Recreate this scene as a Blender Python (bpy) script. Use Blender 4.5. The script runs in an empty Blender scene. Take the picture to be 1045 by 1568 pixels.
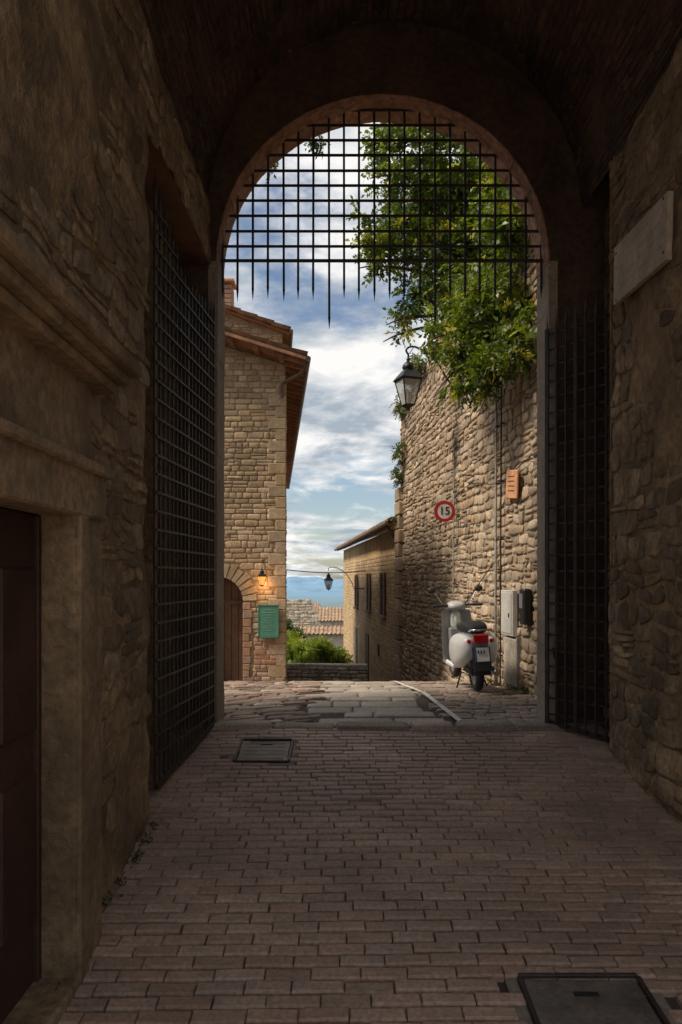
import bpy, math, random
import numpy as np
from mathutils import Vector, Matrix, noise, Quaternion
R=random.Random(7)
sc=bpy.context.scene
def N3(x,y,z=0.0): return noise.noise(Vector((x,y,z)))
# ---------------------------------------------------------------- materials
def mat(name,col=(.5,.5,.5),rough=.85,metal=0,attr=False,ns=2.0,var=.3,fs=25.,fvar=.25,bump=.4,bs=30.,bdist=.01,stain=None,stscale=.8,stamt=.6,coat=0):
    m=bpy.data.materials.new(name); m.use_nodes=True; nt=m.node_tree; n=nt.nodes; L=nt.links
    b=n['Principled BSDF']; b.inputs['Roughness'].default_value=rough; b.inputs['Metallic'].default_value=metal
    if coat: b.inputs['Coat Weight'].default_value=coat
    tc=n.new('ShaderNodeTexCoord')
    def nz(s,d=4,r=.6):
        x=n.new('ShaderNodeTexNoise'); x.inputs['Scale'].default_value=s; x.inputs['Detail'].default_value=d; x.inputs['Roughness'].default_value=r
        L.new(tc.outputs['Object'],x.inputs['Vector']); return x
    def rng(src,lo,hi,a=.3,b_=.7):
        x=n.new('ShaderNodeMapRange'); x.inputs[1].default_value=a; x.inputs[2].default_value=b_; x.inputs[3].default_value=lo; x.inputs[4].default_value=hi
        L.new(src,x.inputs[0]); return x.outputs[0]
    if attr:
        a=n.new('ShaderNodeAttribute'); a.attribute_name='Col'; src=a.outputs['Color']
    else:
        a=n.new('ShaderNodeRGB'); a.outputs[0].default_value=(*col,1); src=a.outputs[0]
    n1=nz(ns); n2=nz(fs,3)
    mm=n.new('ShaderNodeMath'); mm.operation='MULTIPLY'
    L.new(rng(n1.outputs['Fac'],1-var,1+var),mm.inputs[0]); L.new(rng(n2.outputs['Fac'],1-fvar,1+fvar),mm.inputs[1])
    vm=n.new('ShaderNodeVectorMath'); vm.operation='SCALE'; L.new(src,vm.inputs[0]); L.new(mm.outputs[0],vm.inputs['Scale'])
    out=vm.outputs[0]
    if stain:
        n4=nz(stscale,6,.65); mx=n.new('ShaderNodeMix'); mx.data_type='RGBA'
        L.new(rng(n4.outputs['Fac'],0,stamt,.46,.62),mx.inputs['Factor']); L.new(out,mx.inputs[6]); mx.inputs[7].default_value=(*stain,1); out=mx.outputs[2]
    L.new(out,b.inputs['Base Color'])
    if bump:
        n3=nz(bs,6,.7); bp=n.new('ShaderNodeBump'); bp.inputs['Strength'].default_value=bump; bp.inputs['Distance'].default_value=bdist
        L.new(n3.outputs['Fac'],bp.inputs['Height']); L.new(bp.outputs[0],b.inputs['Normal'])
    return m
M={}
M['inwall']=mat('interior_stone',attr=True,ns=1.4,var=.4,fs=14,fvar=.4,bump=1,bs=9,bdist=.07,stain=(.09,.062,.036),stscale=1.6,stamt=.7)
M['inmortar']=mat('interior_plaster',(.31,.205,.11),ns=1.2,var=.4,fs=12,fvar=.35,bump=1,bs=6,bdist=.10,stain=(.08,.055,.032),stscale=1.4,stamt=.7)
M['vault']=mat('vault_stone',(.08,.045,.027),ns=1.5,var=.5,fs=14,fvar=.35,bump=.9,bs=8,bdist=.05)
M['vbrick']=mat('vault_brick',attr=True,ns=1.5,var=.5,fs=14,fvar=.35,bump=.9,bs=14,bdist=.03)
M['outwall']=mat('wall_stone',attr=True,ns=1.0,var=.2,fs=22,fvar=.3,bump=.8,bs=25,bdist=.02,stain=(.17,.13,.095),stscale=2.2,stamt=.4)
M['outmortar']=mat('wall_mortar',(.29,.22,.15),ns=2,var=.3,fs=30,fvar=.3,bump=.8,bs=30,bdist=.02)
M['housestone']=mat('house_stone',attr=True,ns=.9,var=.18,fs=20,fvar=.25,bump=.6,bs=30,bdist=.012)
M['housemortar']=mat('house_mortar',(.32,.235,.145),ns=2,var=.2,fs=30,fvar=.25,bump=.6,bs=30,bdist=.01)
M['paver']=mat('brick_paver',attr=True,rough=.55,ns=.9,var=.2,fs=40,fvar=.3,bump=.7,bs=40,bdist=.009,stain=(.17,.115,.088),stscale=.8,stamt=.5)
M['slab']=mat('paving_slab',attr=True,rough=.8,ns=1.5,var=.25,fs=35,fvar=.3,bump=.7,bs=30,bdist=.012)
M['grayjamb']=mat('jamb_stone',(.26,.21,.16),ns=2,var=.3,fs=25,bump=.7,bs=20,bdist=.02)
M['frame']=mat('door_frame_stone',(.27,.185,.105),ns=1.5,var=.35,fs=18,fvar=.35,bump=.9,bs=14,bdist=.03,stain=(.09,.062,.036),stamt=.7)
M['darkwood']=mat('dark_wood',(.05,.022,.013),rough=.6,ns=3,var=.4,fs=30,bump=.4,bs=40,bdist=.004)
M['wood']=mat('eave_wood',(.30,.145,.075),rough=.8,ns=4,var=.4,fs=30,bump=.4,bs=30)
M['brownwood']=mat('brown_wood',(.13,.065,.035),rough=.7,ns=4,var=.3,fs=30,bump=.3)
M['greywood']=mat('weathered_wood',(.36,.32,.27),rough=.8,ns=4,var=.3,fs=30,bump=.4)
M['iron']=mat('rusty_iron',(.035,.026,.022),rough=.5,metal=.2,ns=8,var=.5,fs=60,fvar=.4,bump=.4,bs=80,bdist=.003)
M['blackmetal']=mat('black_metal',(.025,.025,.024),rough=.45,metal=.4,ns=8,fs=50,bump=.15,bs=60,bdist=.002)
M['tile']=mat('roof_tile',(.34,.22,.14),ns=3,var=.45,fs=8,fvar=.4,bump=.6,bs=25,bdist=.02,stain=(.22,.18,.13),stscale=2)
M['pipe']=mat('copper_pipe',(.13,.085,.06),rough=.5,metal=.3,ns=4,fs=30,bump=.1)
M['greypipe']=mat('grey_pipe',(.3,.28,.26),rough=.5,ns=4,fs=30,bump=.1)
M['plaque']=mat('marble',(.44,.34,.25),rough=.6,ns=2,var=.2,fs=20,fvar=.15,bump=.4,bs=30,bdist=.006,stain=(.26,.19,.13),stscale=3,stamt=.6)
M['terra']=mat('terracotta',(.55,.27,.13),ns=6,var=.2,fs=40,bump=.3)
M['whitebox']=mat('painted_metal_box',(.45,.43,.39),rough=.6,ns=3,var=.15,fs=20,fvar=.12,bump=.2,bs=20)
M['green']=mat('green_board',(.09,.27,.19),rough=.5,ns=5,var=.15,fs=30,fvar=.1,bump=.1)
M['white']=mat('white_paint',(.78,.77,.74),rough=.3,ns=5,var=.05,fs=30,fvar=.05,bump=.03,coat=.4)
M['signwhite']=mat('sign_white',(.72,.7,.68),rough=.4,ns=5,var=.06,fs=30,fvar=.05,bump=.02)
M['red']=mat('red_paint',(.45,.015,.02),rough=.4,ns=5,var=.1,fs=30,fvar=.05,bump=.02)
M['redlens']=mat('red_lens',(.55,.01,.015),rough=.15,ns=5,var=.05,fs=30,fvar=.05,bump=0,coat=.6)
M['rubber']=mat('rubber',(.018,.018,.018),rough=.75,ns=5,var=.1,fs=30,fvar=.05,bump=.1)
M['blackplastic']=mat('black_plastic',(.022,.022,.024),rough=.4,ns=5,var=.1,fs=30,fvar=.05,bump=.05)
M['chrome']=mat('chrome',(.6,.6,.6),rough=.22,metal=1,ns=5,var=.05,fs=30,fvar=.05,bump=0)
M['greyp']=mat('grey_plastic',(.22,.22,.23),rough=.4,ns=5,var=.1,fs=30,fvar=.05,bump=.03)
M['silver']=mat('silver_plastic',(.38,.38,.38),rough=.4,ns=5,var=.1,fs=30,fvar=.05,bump=.03)
M['blue']=mat('plate_blue',(.02,.06,.3),rough=.4,bump=0)
M['bark']=mat('bark',(.09,.065,.045),ns=4,var=.3,fs=20,bump=.8,bs=15,bdist=.03)
M['farwhite']=mat('far_plaster',(.6,.53,.43),ns=.8,var=.2,fs=4,fvar=.25,bump=.5,bs=6,bdist=.05)
M['ruin']=mat('ruin_stone',(.55,.46,.35),ns=.8,var=.3,fs=3,fvar=.3,bump=.4,bs=5,bdist=.04)
M['hill']=mat('hazy_hill',(.15,.27,.40),ns=.002,var=.25,fs=.01,fvar=.15,bump=0)  # distance haze painted in as the hills' blue base colour
M['linepaint']=mat('road_paint',(.55,.53,.5),rough=.7,ns=6,var=.2,fs=30,fvar=.25,bump=.3)
M['ochre']=mat('ochre_plaster',(.46,.31,.155),ns=1.2,var=.3,fs=10,fvar=.25,bump=.6,bs=12,bdist=.02)
M['bounce']=mat('pale_bounce_stone',(.44,.36,.27),ns=1.2,var=.2,fs=10,fvar=.2,bump=.4,bs=12,bdist=.02)  # kept pale so the added paving throws light into the tunnel
def leafmat(name,t=.45):
    m=bpy.data.materials.new(name); m.use_nodes=True; nt=m.node_tree; n=nt.nodes; L=nt.links
    for x in list(n):
        if x.type!='OUTPUT_MATERIAL': n.remove(x)
    o=[x for x in n][0]
    a=n.new('ShaderNodeAttribute'); a.attribute_name='Col'
    d=n.new('ShaderNodeBsdfDiffuse'); tr=n.new('ShaderNodeBsdfTranslucent'); g=n.new('ShaderNodeBsdfGlossy'); g.inputs['Roughness'].default_value=.45
    mx=n.new('ShaderNodeMixShader'); mx.inputs[0].default_value=t
    m2=n.new('ShaderNodeMixShader'); m2.inputs[0].default_value=.04
    vm=n.new('ShaderNodeVectorMath'); vm.operation='MULTIPLY'; vm.inputs[1].default_value=(1.5,1.4,.7)
    L.new(a.outputs['Color'],d.inputs[0]); L.new(a.outputs['Color'],vm.inputs[0]); L.new(vm.outputs[0],tr.inputs[0])
    L.new(d.outputs[0],mx.inputs[1]); L.new(tr.outputs[0],mx.inputs[2]); L.new(mx.outputs[0],m2.inputs[1]); L.new(g.outputs[0],m2.inputs[2]); L.new(m2.outputs[0],o.inputs[0])
    return m
M['leaf']=leafmat('leaf')
def glass(name,col,rough=.1,emit=None,es=0):
    m=bpy.data.materials.new(name); m.use_nodes=True; b=m.node_tree.nodes['Principled BSDF']
    b.inputs['Base Color'].default_value=(*col,1); b.inputs['Roughness'].default_value=rough; b.inputs['Alpha'].default_value=.55
    if emit: b.inputs['Emission Color'].default_value=(*emit,1); b.inputs['Emission Strength'].default_value=es; b.inputs['Alpha'].default_value=1
    return m
M['glass']=glass('lantern_glass',(.6,.62,.62)); M['litglass']=glass('lit_glass',(.5,.25,.08),.3,(1,.38,.08),1.3)
# ---------------------------------------------------------------- mesh builder
class MB:
    def __init__(s): s.v=[];s.f=[];s.m=[];s.c=[];s.s=[];s.mats=[]
    def mi(s,k):
        if k not in s.mats: s.mats.append(k)
        return s.mats.index(k)
    def add(s,vs,fs,k,col=(1,1,1),smooth=False):
        o=len(s.v); s.v.extend([tuple(x) for x in vs]); i=s.mi(k)
        for f in fs: s.f.append(tuple(o+j for j in f)); s.m.append(i); s.c.append(col); s.s.append(smooth)
    def box(s,c,size,k,rot=None,bev=0,col=(1,1,1)):
        x,y,z=[d/2 for d in size]; b=min(bev,x*.9,y*.9,z*.9)
        if b<=0:
            vs=[Vector((i*x,j*y,l*z)) for i in(-1,1) for j in(-1,1) for l in(-1,1)]
            fs=[(0,1,3,2),(4,6,7,5),(0,4,5,1),(2,3,7,6),(0,2,6,4),(1,5,7,3)]
        else:
            import bmesh
            bm=bmesh.new(); bmesh.ops.create_cube(bm,size=1)
            for v in bm.verts: v.co=Vector((v.co.x*2*x,v.co.y*2*y,v.co.z*2*z))
            bmesh.ops.bevel(bm,geom=bm.edges[:],offset=b,segments=1,affect='EDGES')
            bm.verts.index_update(); vs=[v.co.copy() for v in bm.verts]; fs=[[v.index for v in f.verts] for f in bm.faces]; bm.free()
        if rot is not None: vs=[rot@v for v in vs]
        c=Vector(c); s.add([v+c for v in vs],fs,k,col)
    def bar(s,p0,p1,w,t,k,up=Vector((0,1,0))):
        p0=Vector(p0);p1=Vector(p1);d=(p1-p0);d.normalize()
        a=d.cross(up)
        if a.length<1e-4: a=d.cross(Vector((1,0,0)))
        a.normalize(); b=a.cross(d)
        vs=[p+a*(i*w/2)+b*(j*t/2) for p in(p0,p1) for i,j in((-1,-1),(1,-1),(1,1),(-1,1))]
        s.add(vs,[(0,1,2,3),(7,6,5,4),(0,4,5,1),(1,5,6,2),(2,6,7,3),(3,7,4,0)],k)
    def tube(s,path,r,k,n=8,smooth=True,cap=True,col=(1,1,1)):
        path=[Vector(p) for p in path]; rs=r if isinstance(r,(list,tuple)) else [r]*len(path)
        vs=[];pa=None
        for i,p in enumerate(path):
            d=(path[min(i+1,len(path)-1)]-path[max(i-1,0)]).normalized()
            if pa is None: a=d.orthogonal().normalized()
            else: a=(pa-d*pa.dot(d)).normalized()
            pa=a;b=d.cross(a)
            for j in range(n):
                t=2*math.pi*j/n; vs.append(p+(a*math.cos(t)+b*math.sin(t))*rs[i])
        fs=[(i*n+j,i*n+(j+1)%n,(i+1)*n+(j+1)%n,(i+1)*n+j) for i in range(len(path)-1) for j in range(n)]
        s.add(vs,fs,k,col,smooth)
        if cap:
            s.add(vs[:n],[tuple(range(n))],k,col); s.add(vs[-n:],[tuple(range(n))[::-1]],k,col)
    def loft(s,rings,k,smooth=True,cap=True,col=(1,1,1)):
        n=len(rings[0]); vs=[p for r in rings for p in r]
        fs=[(i*n+j,i*n+(j+1)%n,(i+1)*n+(j+1)%n,(i+1)*n+j) for i in range(len(rings)-1) for j in range(n)]
        if cap: fs+= [tuple(range(n))[::-1],tuple((len(rings)-1)*n+j for j in range(n))]
        s.add(vs,fs,k,col,smooth)
    def grid(s,fn,nu,nv,k,smooth=True,col=(1,1,1)):
        vs=[fn(i/nu,j/nv) for i in range(nu+1) for j in range(nv+1)]
        fs=[(i*(nv+1)+j,(i+1)*(nv+1)+j,(i+1)*(nv+1)+j+1,i*(nv+1)+j+1) for i in range(nu) for j in range(nv)]
        s.add(vs,fs,k,col,smooth)
    def obj(s,name,parent=None,loc=None,rot=None):
        me=bpy.data.meshes.new(name); me.from_pydata(s.v,[],s.f)
        for k in s.mats: me.materials.append(M[k])
        me.polygons.foreach_set('material_index',s.m); me.polygons.foreach_set('use_smooth',s.s)
        at=me.attributes.new('Col','FLOAT_COLOR','CORNER')
        lens=np.array([len(f) for f in s.f]); c=np.ones((len(s.f),4),dtype=np.float32); c[:,:3]=np.array(s.c,dtype=np.float32)
        at.data.foreach_set('color',np.repeat(c,lens,axis=0).ravel())
        me.update(); o=bpy.data.objects.new(name,me); sc.collection.objects.link(o)
        if parent: o.parent=parent
        if loc: o.location=loc
        if rot: o.rotation_euler=rot
        return o
def empty(name,loc=(0,0,0),rot=(0,0,0),scale=1):
    e=bpy.data.objects.new(name,None); e.empty_display_size=.2; sc.collection.objects.link(e); e.location=loc; e.rotation_euler=rot; e.scale=(scale,)*3; return e
def stones(mb,P,U,V,sw,sh,gap,dep,pal,k,mask=None,amp=.25,seed=1,split=.15,vj=.2,rnd=.28,tilt=.15,brv=.22):
    r=random.Random(seed); v=0; row=0
    while v<V:
        h=sh*r.uniform(.7,1.35); u=-r.random()*sw
        def vb(uu,rr,vv): return vv+amp*sh*N3(uu*.9/sw,rr*7.31,seed)*1.2
        while u<U:
            w=sw*r.uniform(.5,1.55); u0=max(u,0);u1=min(u+w,U); u+=w
            if u1-u0<.35*sw*.5: continue
            parts=[(0,1)]
            if r.random()<split: t=r.uniform(.4,.6); parts=[(0,t),(t,1)]
            for a,b in parts:
                b0,b1=vb(u0,row,v),vb(u1,row,v); t0,t1=vb(u0,row+1,v+h),vb(u1,row+1,v+h)
                q=[(u0,b0+(t0-b0)*a),(u1,b1+(t1-b1)*a),(u1,b1+(t1-b1)*b),(u0,b0+(t0-b0)*b)]
                q=[(x+r.uniform(-vj,vj)*gap*1.2,y+r.uniform(-vj,vj)*gap*1.2) for x,y in q]
                uc=sum(x for x,y in q)/4; vc=sum(y for x,y in q)/4
                if vc>V: continue
                if mask and mask(uc,vc): continue
                hw=(u1-u0)/2; hh=max((t0-b0)*(b-a)/2,.01)
                fx=max(.3,1-gap/2/hw); fy=max(.3,1-gap/2/hh)
                base=[]
                for i in range(4):
                    p=q[i];pn=q[(i+1)%4];pp=q[i-1]
                    rr1=rnd*r.uniform(.4,1.4); rr2=rnd*r.uniform(.4,1.4)
                    base.append((p[0]+(pp[0]-p[0])*rr1,p[1]+(pp[1]-p[1])*rr1)); base.append((p[0]+(pn[0]-p[0])*rr2,p[1]+(pn[1]-p[1])*rr2))
                d=dep*r.uniform(.5,1.3); tu=r.uniform(-tilt,tilt)*dep/hw; tv=r.uniform(-tilt,tilt)*dep/hh
                vs=[]
                for (s_,wd) in ((1,-.004),(.95,d*.75),(.78,d)):
                    for (x,y) in base:
                        x2=uc+(x-uc)*fx*s_; y2=vc+(y-vc)*fy*s_
                        ww=wd if wd<0 else max(.001,wd+tu*(x2-uc)+tv*(y2-vc)+r.uniform(-.15,.15)*dep)
                        vs.append(P(x2,y2,ww))
                vs.append(P(uc,vc,d*1.0))
                fs=[(l*8+j,l*8+(j+1)%8,(l+1)*8+(j+1)%8,(l+1)*8+j) for l in(0,1) for j in range(8)]+[(16+j,16+(j+1)%8,24) for j in range(8)]
                c=r.choice(pal); br=r.uniform(1-brv,1+brv); c=tuple(x*br for x in c)
                mb.add(vs,fs[:8],k,c,False); o=len(mb.v)-25
                i_=mb.mi(k)
                for f in fs[8:]: mb.f.append(tuple(o+j for j in f)); mb.m.append(i_); mb.c.append(c); mb.s.append(True)
        v+=h; row+=1
# ---------------------------------------------------------------- terrain
def gz(x,y):
    if y<-4: return -1.18
    if y<7.8: return -.1*(7.8-y)
    if y<10: return 0.
    if y<12.5: return -.08*(y-10)
    if y<45: return -.2-.17*(y-12.5)
    if y<150: return -5.725-.25*(y-45)
    if y<1500: return -31.975-.08*(y-150)
    return -140.
ys=[-9000,-2000,-200,-40,-10,-4]+[-4+.59*i for i in range(1,21)]+[8.2,8.6,9,9.5,10,10.5,11,11.5,12,12.5,13,14,16,18,20,24,28,34,40,45,60,90,150,300,600,1000,1500,2500,4000,6000,9000,14000,20000]
xs=[-12000,-4000,-1000,-200,-50,-15,-8,-5,-4,-3,-2,-1,0,1,2,3,4,5,8,15,50,200,1000,4000,12000]
g=MB(); vs=[(x,y,gz(x,y)-.035) for x in xs for y in ys]; ny=len(ys)
m=bpy.data.materials.new('ground_mat'); m.use_nodes=True; nt=m.node_tree;n=nt.nodes;L=nt.links
b=n['Principled BSDF']; b.inputs['Roughness'].default_value=.95
ge=n.new('ShaderNodeNewGeometry'); sp=n.new('ShaderNodeSeparateXYZ'); L.new(ge.outputs['Position'],sp.inputs[0])
mr=n.new('ShaderNodeMapRange'); mr.inputs[1].default_value=30; mr.inputs[2].default_value=200; L.new(sp.outputs[1],mr.inputs[0])
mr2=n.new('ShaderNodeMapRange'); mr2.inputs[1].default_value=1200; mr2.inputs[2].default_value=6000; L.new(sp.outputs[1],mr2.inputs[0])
no=n.new('ShaderNodeTexNoise'); no.inputs['Scale'].default_value=.004; no.inputs['Detail'].default_value=8; L.new(ge.outputs['Position'],no.inputs['Vector'])
cr=n.new('ShaderNodeValToRGB'); cr.color_ramp.elements[0].color=(.04,.07,.03,1); cr.color_ramp.elements[1].color=(.16,.16,.08,1); cr.color_ramp.elements[0].position=.4; cr.color_ramp.elements[1].position=.6; L.new(no.outputs['Fac'],cr.inputs[0])
mx=n.new('ShaderNodeMix'); mx.data_type='RGBA'; mx.inputs[6].default_value=(.065,.047,.036,1); L.new(mr.outputs[0],mx.inputs[0]); L.new(cr.outputs[0],mx.inputs[7])
mx2=n.new('ShaderNodeMix'); mx2.data_type='RGBA'; mx2.inputs[7].default_value=(.14,.26,.38,1); L.new(mr2.outputs[0],mx2.inputs[0]); L.new(mx.outputs[2],mx2.inputs[6]); L.new(mx2.outputs[2],b.inputs['Base Color'])  # far ground fades to blue: atmospheric haze painted into the base colour
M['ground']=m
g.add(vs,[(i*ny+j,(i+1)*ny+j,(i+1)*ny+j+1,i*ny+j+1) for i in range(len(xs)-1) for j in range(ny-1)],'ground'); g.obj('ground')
h=MB()
def hf(u,v,D,base,hgt,seed):
    x=-6000+12000*u; y=D+1500*v
    z=base+hgt*math.sin(math.pi*v)*(.55+.9*N3(x*.0007,seed)+.3*N3(x*.003,seed+5))
    return (x,y,z)
h.grid(lambda u,v:hf(u,v,7000,-140,130,1),120,8,'hill'); h.obj('distant_hills')
h=MB(); h.grid(lambda u,v:hf(u,v,10500,-140,230,4),120,8,'hill'); h.obj('distant_hills.001')
# ---------------------------------------------------------------- gatehouse
gate=empty('gatehouse_tunnel')
XL,XR=-1.43,2.6; GY=7.8; BY=1.0; RY=5.32
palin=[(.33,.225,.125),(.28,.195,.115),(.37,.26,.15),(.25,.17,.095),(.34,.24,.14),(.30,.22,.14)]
def warp(x,y,z,a=.02): return a*N3(y*1.1,z*1.3,x*3)+a*.5*N3(y*4,z*4,x)+a*.25*N3(y*9,z*9,x)
w=MB(); zb=-1.25; H=5.65-zb
plast=lambda a,b,s:N3(a*.55,b*.5,s)+.4*N3(a*1.9,b*1.9,s)
doorm=lambda u,v:(BY+u<4.02 and BY+u>1.9 and v+zb<2.9)
rec=lambda u,v:(BY+u>RY-.06 and v+zb<5.0)
PL=lambda u,v,ww:(XL+ww+warp(XL,BY+u,zb+v,.045),BY+u,zb+v)
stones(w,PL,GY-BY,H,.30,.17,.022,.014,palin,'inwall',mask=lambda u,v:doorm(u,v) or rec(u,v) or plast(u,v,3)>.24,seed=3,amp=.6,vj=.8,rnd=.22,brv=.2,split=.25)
def quadgrid(mb,P,u0,u1,v0,v1,k,n=.06):
    nu=max(1,int((u1-u0)/n)); nv=max(1,int((v1-v0)/n)); mb.grid(lambda a,b:P(u0+(u1-u0)*a,v0+(v1-v0)*b,0),nu,nv,k)
quadgrid(w,PL,0,1.9-BY,0,H,'inmortar'); quadgrid(w,PL,1.9-BY,4.0-BY,2.85-zb,H,'inmortar'); quadgrid(w,PL,4.0-BY,RY-BY,0,H,'inmortar'); quadgrid(w,PL,RY-BY,GY-BY,5.0-zb,H,'inmortar')
XRc=-1.76
PR=lambda u,v,ww:(XRc+ww+warp(XRc,RY+u,zb+v),RY+u,zb+v)
stones(w,PR,GY-RY,5.0-zb,.34,.2,.024,.015,palin,'inwall',seed=4,amp=.45,rnd=.2)
quadgrid(w,PR,0,GY-RY,0,5.0-zb,'inmortar')
w.box((-1.60,RY-.02,(5.0+zb)/2),(.27,.06,5.0-zb),'inmortar',bev=.02); w.box((-1.6,6.55,5.03),(.34,2.5,.06),'brownwood')
w.obj('left_wall',gate)
w=MB()
PRt=lambda u,v,ww:(XR-ww+warp(XR,BY+u,zb+v,.06)+.04*math.sin(BY+u),BY+u,zb+v)
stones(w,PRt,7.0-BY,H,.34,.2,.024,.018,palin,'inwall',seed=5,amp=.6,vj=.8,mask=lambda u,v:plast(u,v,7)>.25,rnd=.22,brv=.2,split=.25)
quadgrid(w,PRt,0,7.0-BY,0,H,'inmortar')
PR2=lambda u,v,ww:(2.86-ww,7.0+u,zb+v)
stones(w,PR2,.8,H,.34,.2,.024,.018,palin,'inwall',seed=6,amp=.4,rnd=.2); quadgrid(w,PR2,0,.8,0,H,'inmortar')
w.box((2.77,6.985,zb+H/2),(.3,.03,H),'inmortar')
w.obj('right_wall',gate)
w=MB(); cx=(XL+XR)/2; rv=(XR-XL)/2
def vf(u,v):
    t=math.pi*u; y=BY+(GY-BY)*v; r=rv+.02+.03*N3(u*9,y*1.5,3)+.015*N3(u*30,y*5,1); return (cx-math.cos(t)*r,y,5.6+math.sin(t)*r)
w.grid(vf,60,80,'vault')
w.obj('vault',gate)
w=MB()
def PV(u,v,ww):
    t=v/rv; r=rv+.02-ww; return (cx-math.cos(t)*r,4.2+u,5.6+math.sin(t)*r)
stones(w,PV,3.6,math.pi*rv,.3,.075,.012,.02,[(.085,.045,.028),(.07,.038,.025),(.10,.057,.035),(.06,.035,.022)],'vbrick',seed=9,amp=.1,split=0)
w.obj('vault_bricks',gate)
OX0,OX1,SZ=-1.35,2.26,5.04; oc=(OX0+OX1)/2; orr=(OX1-OX0)/2; Y0,Y1=GY,8.25
w=MB()
cur=[(OX0,zb)]+[(OX0,zb+(SZ-zb)*i/12) for i in range(1,12)]+[(oc-math.cos(math.pi*i/48)*orr,SZ+math.sin(math.pi*i/48)*orr) for i in range(49)]+[(OX1,SZ-(SZ-zb)*i/12) for i in range(1,13)]
def outp(p):
    x,z=p
    if z<SZ-.01: return (-6 if x<oc else 7,z)
    d=Vector((x-oc,z-SZ)); s=min(6.5/max(abs(d.x),1e-6),3.4/max(abs(d.y),1e-6)); return (oc+d.x*s,SZ+d.y*s)
n=len(cur)
for Y in (Y0,Y1):
    vs=[]; K=10
    for p in cur:
        o=outp(p)
        for k in range(K+1):
            t=(k/K)**2; x=p[0]+(o[0]-p[0])*t; z=p[1]+(o[1]-p[1])*t; vs.append((x,Y+(0 if k==0 else .015*N3(x*3,z*3,Y)),z))
    w.add(vs,[(i*(K+1)+k,(i+1)*(K+1)+k,(i+1)*(K+1)+k+1,i*(K+1)+k+1) for i in range(n-1) for k in range(K)],'vault' if Y==Y0 else 'outmortar',smooth=True)
w.obj('portal_wall',gate)
w=MB()
M['soffit']=mat('soffit_brick',(.34,.18,.12),ns=3,var=.3,fs=14,fvar=.4,bump=.8,bs=16,bdist=.03)
pts=cur
def lin(p,off):
    x,z=p
    if z<=SZ: return (x+(off if x<oc else -off),z)
    d=Vector((x-oc,z-SZ)).normalized(); return (oc+d.x*(orr-off),SZ+d.y*(orr-off))
i=0
while i<len(pts)-1:
    j=i+1
    seg=pts[i:j+1]; jm=(seg[0][1]<SZ-.01 or seg[-1][1]<SZ-.01); k='grayjamb' if jm else 'soffit'
    off=.004+R.random()*.010
    A=[]; y0_=Y0-.004-R.random()*.012; bk=-.09 if jm else -.003
    for y in (y0_,Y1+.01):
        A.append([(lin(p,off)[0],y,lin(p,off)[1]) for p in seg]); A.append([(lin(p,bk)[0],y,lin(p,bk)[1]) for p in seg])
    m_=len(seg); vs=A[0]+A[1]+A[2]+A[3]
    fs=[]
    for a in range(m_-1):
        fs+=[(a,a+1,m_+a+1,m_+a),(2*m_+a,3*m_+a,3*m_+a+1,2*m_+a+1),(a,2*m_+a,2*m_+a+1,a+1)]
    w.add(vs,fs,k); i=j
w.obj('arch_lining',gate)
w=MB()
w.box((.45,4.7,8.5),(13,7.4,.2),'outmortar'); w.box((-5.95,4.7,3.6),(.1,6.9,9.7),'outmortar'); w.box((6.95,4.7,3.6),(.1,6.9,9.7),'outmortar')
w.obj('gatehouse_shell',gate)
w=MB()
for x0,x1,z1 in((-6,XL-.02,8.4),(XR+.02,7,8.4)): w.box(((x0+x1)/2,BY+.05,(zb+z1)/2),(x1-x0,.1,z1-zb),'outmortar')
w.box((cx,BY+.05,7.6),(XR-XL+.1,.1,1.6),'outmortar'); w.obj('rear_facade',gate)
# ---------------------------------------------------------------- portcullis
p=MB(); PY=8.02
sp_=.1685
for i in range(22):
    x=OX0+.03+i*(OX1-OX0-.06)/21
    lo=4.69
    if abs(x+.17)<.08 or abs(x-1.02)<.08: lo=4.36
    lo+=R.uniform(-.02,.02)
    dx=R.uniform(-.006,.006)
    p.bar((x+dx,PY,lo+.15),(x,PY,7.0),.025,.014,'iron')
    wv=.015
    p.add([(x-wv+dx,PY,lo+.15),(x+dx,PY-.008,lo+.15),(x+wv+dx,PY,lo+.15),(x+dx,PY+.008,lo+.15),(x+dx,PY,lo)],[(0,1,4),(1,2,4),(2,3,4),(3,0,4),(0,3,2,1)],'iron')
for j in range(11):
    z=5.13+j*sp_; p.bar((OX0-.03,PY-.013,z+R.uniform(-.004,.004)),(OX1+.03,PY-.013,z+R.uniform(-.004,.004)),.027,.012,'iron',up=Vector((0,1,0)))
p.bar((OX0-.03,PY-.03,5.13),(OX1+.03,PY-.03,5.13),.03,.016,'iron')
p.obj('portcullis')
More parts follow.
